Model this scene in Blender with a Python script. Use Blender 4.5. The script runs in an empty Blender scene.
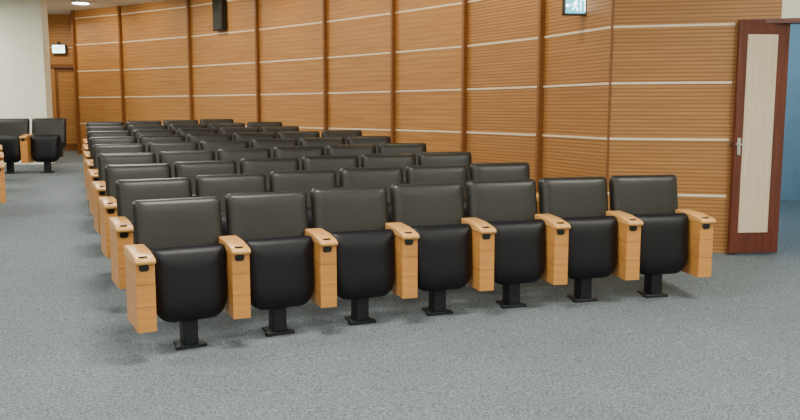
import bpy, bmesh, math, random
from mathutils import Vector, Matrix
random.seed(4)
SL=0.0493
def fz(y): return SL*y
COL=bpy.context.scene.collection
# ---------------------------------------------------------------- materials
def newmat(name):
    m=bpy.data.materials.new(name); m.use_nodes=True
    nt=m.node_tree; b=nt.nodes['Principled BSDF']; return m,nt,b
def N(nt,t,**k):
    n=nt.nodes.new(t)
    for a,v in k.items(): setattr(n,a,v)
    return n
def plain(name,col,rough=.5,metal=0,emit=None,es=0,noise=.06,spec=.5):
    m,nt,b=newmat(name)
    b.inputs['Roughness'].default_value=rough; b.inputs['Metallic'].default_value=metal
    b.inputs['Specular IOR Level'].default_value=spec
    if emit:
        b.inputs['Base Color'].default_value=(*col,1)
        b.inputs['Emission Color'].default_value=(*emit,1); b.inputs['Emission Strength'].default_value=es
    else:
        tc=N(nt,'ShaderNodeTexCoord'); nz=N(nt,'ShaderNodeTexNoise'); nz.inputs['Scale'].default_value=6
        nt.links.new(tc.outputs['Object'],nz.inputs['Vector'])
        r=N(nt,'ShaderNodeValToRGB')
        r.color_ramp.elements[0].color=(*[c*(1-noise) for c in col],1); r.color_ramp.elements[0].position=.3
        r.color_ramp.elements[1].color=(*[min(1,c*(1+noise)) for c in col],1); r.color_ramp.elements[1].position=.7
        nt.links.new(nz.outputs['Fac'],r.inputs['Fac']); nt.links.new(r.outputs['Color'],b.inputs['Base Color'])
    return m
def wood(name,c1,c2,scale=(3,3,60),rough=.4,groove=None,gcol=None,gw=.3):
    m,nt,b=newmat(name); b.inputs['Roughness'].default_value=rough
    tc=N(nt,'ShaderNodeTexCoord'); mp=N(nt,'ShaderNodeMapping'); mp.inputs['Scale'].default_value=scale
    nz=N(nt,'ShaderNodeTexNoise'); nz.inputs['Scale'].default_value=1; nz.inputs['Detail'].default_value=4; nz.inputs['Distortion'].default_value=.3
    nt.links.new(tc.outputs['Object'],mp.inputs['Vector']); nt.links.new(mp.outputs['Vector'],nz.inputs['Vector'])
    r=N(nt,'ShaderNodeValToRGB'); r.color_ramp.elements[0].color=(*c1,1); r.color_ramp.elements[1].color=(*c2,1)
    r.color_ramp.elements[0].position=.3; r.color_ramp.elements[1].position=.7
    nt.links.new(nz.outputs['Fac'],r.inputs['Fac'])
    out=r.outputs['Color']
    if groove:
        sx=N(nt,'ShaderNodeSeparateXYZ'); nt.links.new(tc.outputs['Object'],sx.inputs[0])
        mu=N(nt,'ShaderNodeMath',operation='DIVIDE'); nt.links.new(sx.outputs['Z'],mu.inputs[0]); mu.inputs[1].default_value=groove
        fr=N(nt,'ShaderNodeMath',operation='FRACT'); nt.links.new(mu.outputs[0],fr.inputs[0])
        gt=N(nt,'ShaderNodeMath',operation='LESS_THAN'); nt.links.new(fr.outputs[0],gt.inputs[0]); gt.inputs[1].default_value=gw
        mx=N(nt,'ShaderNodeMix',data_type='RGBA'); nt.links.new(gt.outputs[0],mx.inputs[0])
        nt.links.new(out,mx.inputs[6]); mx.inputs[7].default_value=(*gcol,1)
        out=mx.outputs[2]
    nt.links.new(out,b.inputs['Base Color'])
    return m
M_wall=wood('wall_wood_veneer',(.38,.165,.042),(.52,.25,.074),(1.5,1.5,45),.5,groove=.066,gcol=(.35,.155,.040),gw=.14)
M_slat=wood('wall_wood_slatted',(.36,.160,.042),(.47,.225,.066),(1.5,1.5,45),.5,groove=.036,gcol=(.25,.105,.025),gw=.30)
M_fin=wood('fin_dark_wood',(.19,.072,.017),(.25,.10,.026),(2,2,30),.45)
M_strip=plain('cream_strip',(.82,.69,.50),.45)
M_maho=wood('mahogany',(.085,.018,.010),(.15,.032,.016),(30,30,2),.35)
M_dpanel=wood('door_panel_ribbed',(.62,.50,.36),(.75,.63,.47),(60,60,2),.5)
M_white=plain('ceiling_paint',(.84,.84,.78),.8,noise=.02)
M_cream=plain('cream_paint',(.88,.88,.74),.7,noise=.02)
M_blue=plain('blue_light_tint',(.22,.33,.42),.6,noise=.05)  # bluish daylight past the door, put into the corridor wall colour
M_dark=plain('speaker_grille',(.02,.022,.02),.6)
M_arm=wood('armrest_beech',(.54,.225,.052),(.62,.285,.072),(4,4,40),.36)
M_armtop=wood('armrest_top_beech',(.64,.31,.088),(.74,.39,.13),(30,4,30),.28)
M_leather=plain('back_leather',(.016,.0150,.013),.40,noise=.12,spec=.45)
M_leather2=plain('seat_leather',(.004,.004,.007),.45,noise=.15,spec=.3)
M_black=plain('black_steel',(.008,.010,.014),.45,spec=.4)
M_plastic=plain('black_plastic',(.008,.008,.008),.3)
M_steel=plain('brushed_steel',(.5,.5,.48),.3,metal=1)
M_signf=plain('sign_face',(.2,.7,.75),.4,emit=(.10,.75,.95),es=1.2)
M_signw=plain('sign_lettering',(1,1,1),.4,emit=(.95,1,1),es=4)
M_signl=plain('lit_sign_face',(.8,1,.9),.4,emit=(.75,1,.92),es=5)
M_signg=plain('sign_green',(.02,.3,.2),.4,emit=(.02,.35,.25),es=.8)
M_lamp=plain('lamp_diffuser',(1,1,1),.4,emit=(1,.95,.85),es=10)
# carpet
M_carpet,nt,b=newmat('carpet'); b.inputs['Roughness'].default_value=.95
b.inputs['Specular IOR Level'].default_value=.2
tc=N(nt,'ShaderNodeTexCoord')
n1=N(nt,'ShaderNodeTexNoise'); n1.inputs['Scale'].default_value=80; n1.inputs['Detail'].default_value=3
n2=N(nt,'ShaderNodeTexNoise'); n2.inputs['Scale'].default_value=.8
nt.links.new(tc.outputs['Object'],n1.inputs['Vector']); nt.links.new(tc.outputs['Object'],n2.inputs['Vector'])
r1=N(nt,'ShaderNodeValToRGB'); e=r1.color_ramp.elements
e[0].position=.34; e[0].color=(.084,.100,.116,1); e[1].position=.66; e[1].color=(.210,.245,.268,1)
nt.links.new(n1.outputs['Fac'],r1.inputs['Fac'])
r2=N(nt,'ShaderNodeValToRGB'); e=r2.color_ramp.elements; e[0].position=.3;e[0].color=(.9,.9,.9,1);e[1].position=.7;e[1].color=(1.05,1.05,1.05,1)
nt.links.new(n2.outputs['Fac'],r2.inputs['Fac'])
mx=N(nt,'ShaderNodeMix',data_type='RGBA',blend_type='MULTIPLY'); mx.inputs[0].default_value=1
nt.links.new(r1.outputs['Color'],mx.inputs[6]); nt.links.new(r2.outputs['Color'],mx.inputs[7]); nt.links.new(mx.outputs[2],b.inputs['Base Color'])
bp=N(nt,'ShaderNodeBump'); bp.inputs['Strength'].default_value=.3; bp.inputs['Distance'].default_value=.004
nt.links.new(n1.outputs['Fac'],bp.inputs['Height']); nt.links.new(bp.outputs[0],b.inputs['Normal'])

# ---------------------------------------------------------------- mesh helper
class MB:
    def __init__(s): s.bm=bmesh.new(); s.mats=[]
    def mi(s,m):
        if m not in s.mats: s.mats.append(m)
        return s.mats.index(m)
    def absorb(s,b2,m,mat=None,smooth=True,allsmooth=False):
        i=s.mi(m); b2.normal_update()
        for f in b2.faces:
            f.material_index=i
            f.smooth=smooth and (allsmooth or max(abs(c) for c in f.normal)<.9995)
        if mat is not None: b2.transform(mat)
        me=bpy.data.meshes.new('t'); b2.to_mesh(me); s.bm.from_mesh(me); bpy.data.meshes.remove(me); b2.free()
    def box(s,lo,hi,m,bev=0,seg=2,mat=None,rot=None):
        b2=bmesh.new(); bmesh.ops.create_cube(b2,size=1)
        c=[(lo[k]+hi[k])/2 for k in range(3)]; d=[hi[k]-lo[k] for k in range(3)]
        b2.transform(Matrix.Diagonal((*d,1)))
        if bev: bmesh.ops.bevel(b2,geom=b2.edges[:],offset=bev,segments=seg,profile=.5,affect='EDGES')
        T=Matrix.Translation(c)
        if rot is not None: T=T@rot
        if mat is not None: T=mat@T
        s.absorb(b2,m,T,smooth=bool(bev))
    def slab(s,pts,t,m,bev,mat=None,seg=3):
        b2=bmesh.new(); vs=[b2.verts.new((x,-t/2,z)) for x,z in pts]; f=b2.faces.new(vs)
        r=bmesh.ops.extrude_face_region(b2,geom=[f]); vv=[g for g in r['geom'] if isinstance(g,bmesh.types.BMVert)]
        bmesh.ops.translate(b2,verts=vv,vec=(0,t,0)); bmesh.ops.recalc_face_normals(b2,faces=b2.faces[:])
        ed=[e for e in b2.edges if abs(e.verts[0].co.y-e.verts[1].co.y)<1e-6]
        bmesh.ops.bevel(b2,geom=ed,offset=bev,segments=seg,profile=.5,affect='EDGES')
        s.absorb(b2,m,mat)
    def pillow(s,pts,t,m,mat,p=3.2,q=2.0,rings=12):
        b2=bmesh.new(); n=len(pts)
        ss=[math.sin(math.pi/2*(k+1)/rings) for k in range(rings)]
        c=[b2.verts.new((0,sg*t/2,0)) for sg in (-1,1)]
        edge=None
        for si,sg in enumerate((-1,1)):
            prev=None
            for k,r in enumerate(ss):
                if k==rings-1 and edge: ring=edge
                else:
                    y=sg*t/2*(max(0,1-r**p))**(1/q)
                    ring=[b2.verts.new((x*r,y,z*r)) for x,z in pts]
                    if k==rings-1: edge=ring
                for a in range(n):
                    b_=(a+1)%n
                    if prev is None: b2.faces.new((c[si],ring[a],ring[b_]))
                    else: b2.faces.new((prev[a],ring[a],ring[b_],prev[b_]))
                prev=ring
        bmesh.ops.recalc_face_normals(b2,faces=b2.faces[:])
        s.absorb(b2,m,mat,True,True)
    def cyl(s,r,h,m,mat,seg=20,bev=0):
        b2=bmesh.new(); bmesh.ops.create_cone(b2,cap_ends=True,segments=seg,radius1=r,radius2=r,depth=h)
        s.absorb(b2,m,mat)
    def prism(s,quad,z0,z1,m):
        g=lambda z,p:(z(p[1]) if callable(z) else z)
        b2=bmesh.new()
        lo=[b2.verts.new((p[0],p[1],g(z0,p))) for p in quad]; hi=[b2.verts.new((p[0],p[1],g(z1,p))) for p in quad]
        b2.faces.new(lo); b2.faces.new(hi)
        for k in range(len(quad)): b2.faces.new((lo[k],lo[(k+1)%len(quad)],hi[(k+1)%len(quad)],hi[k]))
        bmesh.ops.recalc_face_normals(b2,faces=b2.faces[:])
        s.absorb(b2,m,None,False)
    def mesh(s,name):
        me=bpy.data.meshes.new(name); s.bm.to_mesh(me); s.bm.free()
        for m in s.mats: me.materials.append(m)
        return me
    def obj(s,name,auto=True):
        me=s.mesh(name)
        o=bpy.data.objects.new(name,me); COL.objects.link(o); return o
def roundrect(w,h,r,n=5,rb=None):
    rb=rb or r; pts=[]
    for cx,cz,a0,rr in ((w/2-r,h/2-r,0,r),(-w/2+r,h/2-r,90,r),(-w/2+rb,-h/2+rb,180,rb),(w/2-rb,-h/2+rb,270,rb)):
        for k in range(n+1):
            a=math.radians(a0+90*k/n); pts.append((cx+rr*math.cos(a),cz+rr*math.sin(a)))
    return pts
def dense(pts,step=.04):
    out=[]
    for k in range(len(pts)):
        a=pts[k]; b_=pts[(k+1)%len(pts)]; L=math.dist(a,b_); n=max(1,int(L/step))
        for i in range(n): out.append((a[0]+(b_[0]-a[0])*i/n,a[1]+(b_[1]-a[1])*i/n))
    return out
RX=lambda a:Matrix.Rotation(a,4,'X')
# ---------------------------------------------------------------- theatre seat
P=.5795
def xprofile(mb,prof,W,m,x,bev=.010):
    b2=bmesh.new()
    L=[b2.verts.new((-W,y,z)) for y,z in prof]; R=[b2.verts.new((W,y,z)) for y,z in prof]
    b2.faces.new(L); b2.faces.new(R)
    for k in range(len(prof)): b2.faces.new((L[k],L[(k+1)%len(prof)],R[(k+1)%len(prof)],R[k]))
    bmesh.ops.recalc_face_normals(b2,faces=b2.faces[:])
    bmesh.ops.bevel(b2,geom=[e for e in b2.edges if abs(e.verts[0].co.x-e.verts[1].co.x)<1e-6],offset=bev,segments=3,profile=.5,affect='EDGES')
    mb.absorb(b2,m,Matrix.Translation((x,0,0)))
def arm(mb,x):
    w=.108
    for z0,z1 in ((.172,.319),(.3215,.4535),(.456,.582)):
        mb.box((x-w/2,-.225,z0),(x+w/2,.15,z1),M_arm,.0012,1)
    mb.box((x-w/2+.001,-.224,.180),(x+w/2-.001,.149,.58),M_fin)
    xprofile(mb,[(-.250,.578),(-.258,.592),(-.250,.606),(-.215,.618),(-.08,.636),(.11,.643),(.155,.637),(.155,.578)],w/2+.005,M_armtop,x,.011)
    mb.slab(roundrect(.058,.040,.016),.016,M_plastic,.004,Matrix.Translation((x-.008,-.225,.556)),2)
    mb.slab(roundrect(.052,.040,.016),.008,M_plastic,.002,Matrix.Translation((x-.008,-.21,.619))@RX(math.radians(80)),2)
def seat_mesh(name,left,right):
    mb=MB()
    mb.box((-.080,-.055,-.012),(.080,.11,.014),M_black,.006)
    mb.box((-.095,-.065,-.014),(.095,-.015,.012),M_black,.005)
    mb.box((-.046,-.055,.01),(.046,.065,.26),M_black,.008)
    mb.box((-.19,-.01,.24),(.19,.07,.29),M_black,.008)
    mb.box((-.235,.0,.26),(-.19,.11,.47),M_black,.006)
    mb.box((.19,.0,.26),(.235,.11,.47),M_black,.006)
    T=Matrix.Translation((0,-.060,.405))@RX(math.radians(-7))
    pts=[]
    for x,z in roundrect(.474,.460,.035,5,.11):
        k=1-.07*max(0,(-z+.05))/.22; pts.append((x*k,z))
    mb.pillow(dense(pts),.155,M_leather2,T,p=5,q=1.9)
    mb.slab([(x*.95,z*.94) for x,z in pts],.02,M_plastic,.006,T@Matrix.Translation((0,.062,0)),2)
    B=Matrix.Translation((0,.185,.668))@RX(math.radians(-10))
    mb.pillow(dense(roundrect(.558,.480,.032,4)),.105,M_leather,B,p=9,q=1.9)
    mb.slab(roundrect(.535,.46,.03,4),.018,M_plastic,.006,B@Matrix.Translation((0,.045,-.005)),2)
    for s in (-1,1):
        a,b_=sorted((s*.25,s*.21)); mb.box((a,.05,.40),(b_,.17,.50),M_black,.006)
        a,b_=sorted((s*.285,s*.23)); mb.box((a,.04,.42),(b_,.12,.48),M_black,.006)
    if left: arm(mb,-P/2)
    if right: arm(mb,P/2)
    return mb.mesh(name)
ME_L=seat_mesh('theatre_seat',True,False)
ME_B=seat_mesh('theatre_seat_end',True,True)
def put(me,x,y,phi):
    o=bpy.data.objects.new('theatre_seat',me); COL.objects.link(o)
    o.location=(x,y,fz(y)+.005); o.rotation_euler=(0,0,phi)
    return o
CX,CY,R0,PH0,DPH,RS=4.089,-5.410,11.6604,.483,-.0043,1.0404
counts=[7,6,6,6,6,6,5,5,4]
for j,n in enumerate(counts):
    R=R0+j*RS
    for i in range(n):
        a=PH0+j*DPH-i*P/R
        X=CX-R*math.sin(a); Y=CY+R*math.cos(a)
        put(ME_B if i==n-1 else ME_L,X,Y,a)
# block across the aisle
for (x,y,n) in ((-6.28,12.45,3),(-5.75,11.45,3),(-5.22,10.40,3),(-4.70,9.35,3)):
    a=.47
    for i in range(n):
        k=n-1-i
        put(ME_B if i==n-1 else ME_L,x-.30-k*P*math.cos(a),y-k*P*math.sin(a),a)
for i,(x,y) in enumerate(((-7.1,13.35),(-6.52,13.42),(-5.93,13.5))):
    put(ME_L,x,y,.12)

# ---------------------------------------------------------------- room shell
CZ=3.70
mb=MB()
b=[(-12,-5),(9,-5),(9,19),(-12,19)]
mb.prism(b,lambda y:fz(y)-.1,lambda y:fz(y),M_carpet); floor=mb.obj('floor')
mb=MB(); mb.prism(b,CZ,CZ+.1,M_white); mb.obj('ceiling')
J=[(2.02,7.75),(1.555,8.85),(.82,10.05),(-.07,11.12),(-1.10,12.25),(-2.32,13.42),(-3.75,14.66),(-5.39,15.85),(-6.57,16.55)]
def seg_prism(mb,a,b,off0,off1,z0,z1,m,ext=0):
    a=Vector(a);b=Vector(b);d=(b-a).normalized(); n=Vector((-d.y,d.x))
    if n.dot(Vector((-1,-1)))<0: n=-n
    a=a-d*ext; b=b+d*ext
    q=[tuple(a+n*off0),tuple(b+n*off0),tuple(b+n*off1),tuple(a+n*off1)]
    mb.prism(q,z0,z1,m)
STR=[.911-.527,.911,1.438,1.965,2.492,3.019,3.546]
mb=MB()
for k in range(len(J)-1):
    seg_prism(mb,J[k],J[k+1],-.12,0,lambda y:fz(y)-.05,CZ,M_slat if k<2 else M_wall)
mb.obj('wall_side')
mb=MB()
for k in range(0,len(J)):
    a=Vector(J[max(0,k-1)]); c=Vector(J[min(len(J)-1,k+1)]); d=(c-a).normalized()
    p=Vector(J[k])
    if k==0:
        d=(Vector(J[1])-p).normalized(); seg_prism(mb,tuple(p+d*.002),tuple(p+d*.03),-.05,.012,lambda y:fz(y),CZ,M_fin)
    else: seg_prism(mb,tuple(p-d*.02),tuple(p+d*.02),-.05,.065,lambda y:fz(y),CZ,M_fin)
mb.obj('trim_fins')
for s,z in enumerate(STR[1:]):
    mb=MB()
    for k in range(len(J)-1):
        seg_prism(mb,J[k],J[k+1],-.01,.006,z-.011,z+.011,M_strip)
    A=Vector((2.02,7.75)); Bp=Vector((3.06,7.49)) if z<2.5 else Vector((3.43,7.40))
    seg_prism(mb,tuple(A),tuple(Bp),-.01,.006,z-.011,z+.011,M_strip)
    mb.obj('trim_%d'%(s+1))
# door wall
A=(2.02,7.75); D0=(3.09,7.485); dd=(Vector(D0)-Vector(A)).normalized()
D1=tuple(Vector(D0)+dd*1.05); D2=tuple(Vector(D0)+dd*3.5)
mb=MB()
seg_prism(mb,A,D0,-.12,0,lambda y:fz(y)-.05,CZ,M_slat)
seg_prism(mb,D0,tuple(Vector(D0)+dd*.36),-.12,0,2.53,CZ,M_slat)
seg_prism(mb,tuple(Vector(D0)+dd*.36),D2,-.12,0,2.53,CZ,M_cream)
seg_prism(mb,D1,D2,-.12,0,lambda y:fz(y)-.05,2.53,M_cream)
mb.obj('wall_door_side')
mb=MB()
seg_prism(mb,tuple(Vector(D0)),tuple(Vector(D0)+dd*.06),-.13,.03,lambda y:fz(y),2.51,M_maho)
seg_prism(mb,tuple(Vector(D1)-dd*.06),D1,-.13,.03,lambda y:fz(y),2.51,M_maho)
seg_prism(mb,D0,D1,-.13,.03,2.49,2.53,M_maho)
mb.obj('door_frame')
def leaf(name,o,ang,w,h,z0):
    mb=MB()
    mb.box((0,-.022,.005),(w,.022,h),M_maho,.004)
    for s in (-1,1):
        mb.box((.072,s*.026-.006,.20),(w-.115,s*.026+.006,h-.13),M_dpanel,.003)
        mb.box((.022,min(s*.02,s*.032),.92),(.056,max(s*.02,s*.032),1.08),M_steel,.003)
        mb.cyl(.010,.05,M_steel,Matrix.Translation((.039,s*.045,1.02))@RX(math.radians(90)),12)
        mb.box((-.01,s*.065-.008,1.010),(.055,s*.065+.008,1.03),M_steel,.005)
    o_=mb.obj(name); o_.location=(o[0],o[1],z0); o_.rotation_euler=(0,0,ang); return o_
leaf('door_1',(3.065,7.40),math.radians(6),.475,2.14,fz(7.42)+.015)
mb=MB(); mb.prism([(2.6,10.6),(7,10.6),(7,10.7),(2.6,10.7)],0.3,CZ,M_blue); mb.obj('wall_corridor')
# rear recess, fascia, rear wall
mb=MB()
mb.prism([(-6.57,16.55),(-6.57,17.3),(-6.45,17.3),(-6.45,16.6)],.7,CZ,M_wall)
mb.prism([(-8.2,17.2),(-6.5,17.2),(-6.5,17.32),(-8.2,17.32)],2.62,CZ,M_wall)
mb.prism([(-8.2,17.2),(-7.30,17.2),(-7.30,17.32),(-8.2,17.32)],.7,2.62,M_wall)
mb.prism([(-6.75,17.2),(-6.5,17.2),(-6.5,17.32),(-6.75,17.32)],.7,2.62,M_fin)
mb.obj('wall_rear')
mb=MB(); mb.prism([(-8.2,17.19),(-6.57,17.19),(-6.57,17.2),(-8.2,17.2)],3.01,3.03,M_strip)
mb.prism([(-8.2,17.17),(-6.57,17.17),(-6.57,17.2),(-8.2,17.2)],2.60,2.67,M_fin); mb.obj('trim_rear')
mb=MB(); mb.box((-7.30,17.23,.83),(-6.75,17.28,2.60),M_fin,.004)
mb.box((-7.24,17.215,1.0),(-6.83,17.235,2.5),M_wall,.003); mb.box((-6.87,17.18,1.7),(-6.84,17.22,1.85),M_steel,.003); mb.obj('door_2')
mb=MB(); mb.prism([(-12,14.7),(-6.42,14.7),(-6.42,14.95),(-12,14.95)],.6,CZ,M_cream); mb.obj('wall_rear_partition')
mb=MB(); mb.prism([(-12,-5),(-11.9,-5),(-11.9,19),(-12,19)],-.4,CZ,M_cream); mb.obj('wall_left')
mb=MB(); mb.prism([(-12,-5.1),(9,-5.1),(9,-5),(-12,-5)],-.4,CZ,M_cream); mb.obj('wall_front')
mb=MB(); mb.prism([(6.5,-5),(6.6,-5),(6.6,19),(6.5,19)],-.4,CZ,M_cream); mb.obj('wall_right')

# speaker
def at_wall(obj,x,y,z,dvec,off):
    d=Vector(dvec).normalized(); n=Vector((-d.y,d.x)); 
    if n.dot(Vector((-1,-1)))<0: n=-n
    obj.location=(x+n.x*off,y+n.y*off,z); obj.rotation_euler=(0,0,math.atan2(n.x,-n.y)); 
mb=MB(); mb.box((-.13,-.06,-.28),(.13,.06,.28),M_dark,.01)
mb.box((-.115,-.066,-.265),(.115,-.058,.265),M_plastic,.003)
o=mb.obj('wall_speaker'); at_wall(o,-3.03,14.04,3.335,(1.43,-1.24),.065)
# exit signs
def exit_sign(w,h,face,fg):
    mb=MB(); mb.box((-w/2,-.03,-h/2),(w/2,.03,h/2),M_plastic,.008)
    mb.box((-w/2+.02,-.034,-h/2+.02),(w/2-.02,-.026,h/2-.02),face)
    F=-.037
    def bar(x0,z0,x1,z1,t):
        L=math.hypot(x1-x0,z1-z0); a=math.atan2(z1-z0,x1-x0)
        mb.box((-L/2,-.002,-t/2),(L/2,.002,t/2),fg,0,mat=Matrix.Translation(((x0+x1)/2,F,(z0+z1)/2))@Matrix.Rotation(-a,4,'Y'))
    s=h/.2
    mb.cyl(.011*s,.004,fg,Matrix.Translation((.008*s,F,.05*s))@RX(math.radians(90)),12)
    for q in ((0,.036,-.008,-.008,.018),(-.008,-.008,.02,-.03,.010),(.02,-.03,.012,-.058,.009),(-.008,-.008,-.022,-.034,.010),(-.022,-.034,-.042,-.042,.009),
              (0,.034,.028,.012,.008),(0,.034,-.026,.018,.008),(-.026,.018,-.034,-.002,.007)):
        bar(*[v*s for v in q])
    bar(-.10*s,0,-.055*s,0,.010*s); bar(-.10*s,0,-.08*s,.018*s,.009*s); bar(-.10*s,0,-.08*s,-.018*s,.009*s)
    for q in ((.055,-.06,.055,.06,.008),(.055,.06,.10,.06,.008),(.10,.06,.10,-.06,.008)): bar(*[v*s for v in q])
    mb.box((-.03,-.01,h/2),(.03,.01,h/2+.05),M_plastic)
    return mb.obj('exit_sign')
o=exit_sign(.24,.19,M_signf,M_signw); o.location=(1.735,8.17,2.74); o.rotation_euler=(0,0,.1)
o=exit_sign(.30,.20,M_signl,M_signg); o.location=(-7.15,17.13,2.98)

# ---------------------------------------------------------------- lights
def area(name,x,y,z,w,col,s,rot=(0,0,0),sy=None):
    l=bpy.data.lights.new(name,'AREA'); l.energy=w; l.color=col; l.size=s
    if sy: l.shape='RECTANGLE'; l.size_y=sy
    o=bpy.data.objects.new(name,l); o.location=(x,y,z); o.rotation_euler=rot; COL.objects.link(o)
def fixture(x,y):
    mb=MB(); mb.box((-.62,-.32,-.03),(.62,.32,0),M_white,.006); mb.box((-.58,-.28,-.034),(.58,.28,-.028),M_lamp)
    o=mb.obj('ceiling_light_panel'); o.location=(x,y,CZ)
for x,y in ((-3,1),(1,1),(4.5,1),(-4.5,4.5),(-.5,4.5),(3.3,4.5),(-6.5,8),(-2.5,8),(-8,11.5),(-4.5,11.5),(.5,-2.5),(-4,-2.5)):
    fixture(x,y); area('ceiling_lamp',x,y,CZ-.05,100 if y<7 else 80,(1,.97,.85),1.1,sy=.5)
def downlight(x,y,r=.10):
    mb=MB(); mb.cyl(r,.03,M_white,Matrix.Translation((0,0,-.015)),24); mb.cyl(r*.85,.01,M_lamp,Matrix.Translation((0,0,-.033)),24)
    o=mb.obj('downlight'); o.location=(x,y,CZ)
for k in range(len(J)-1):
    a=Vector(J[k]);c=Vector(J[k+1]); m_=(a+c)/2; d=(c-a).normalized(); n=Vector((-d.y,d.x))
    if n.dot(Vector((-1,-1)))<0:n=-n
    p=m_+n*.9
    if k==len(J)-2: p=Vector((-5.9,15.2))
    downlight(p.x,p.y,.17 if k==len(J)-2 else .10)
    l=bpy.data.lights.new('downlight_lamp','SPOT'); l.energy=65; l.color=(1,.85,.58); l.spot_size=math.radians(160); l.spot_blend=1; l.shadow_soft_size=.15
    o=bpy.data.objects.new('downlight_lamp',l); o.location=(p.x,p.y,CZ-.06); COL.objects.link(o)
    v=Vector((m_.x-p.x,m_.y-p.y,-1.2)); o.rotation_euler=v.to_track_quat('-Z','Y').to_euler()
area('corridor_lamp',4.5,9.2,3.4,60,(.6,.85,1),.8)
area('rear_lamp',-7.2,16,3.5,25,(1,.9,.7),.6)
area('rear_seating_lamp',-8.5,13.5,3.6,100,(1,1,.88),1.1,sy=.5)
w=bpy.data.worlds.new('world'); bpy.context.scene.world=w; w.use_nodes=True
w.node_tree.nodes['Background'].inputs[0].default_value=(.7,.85,1,1); w.node_tree.nodes['Background'].inputs[1].default_value=.3

# ---------------------------------------------------------------- camera
cam=bpy.data.cameras.new('camera'); co=bpy.data.objects.new('camera',cam); COL.objects.link(co)
cam.sensor_width=36; cam.lens=803/800*36
co.location=(0,0,1.713); co.rotation_euler=(math.pi/2-.1239,0,0)
bpy.context.scene.camera=co
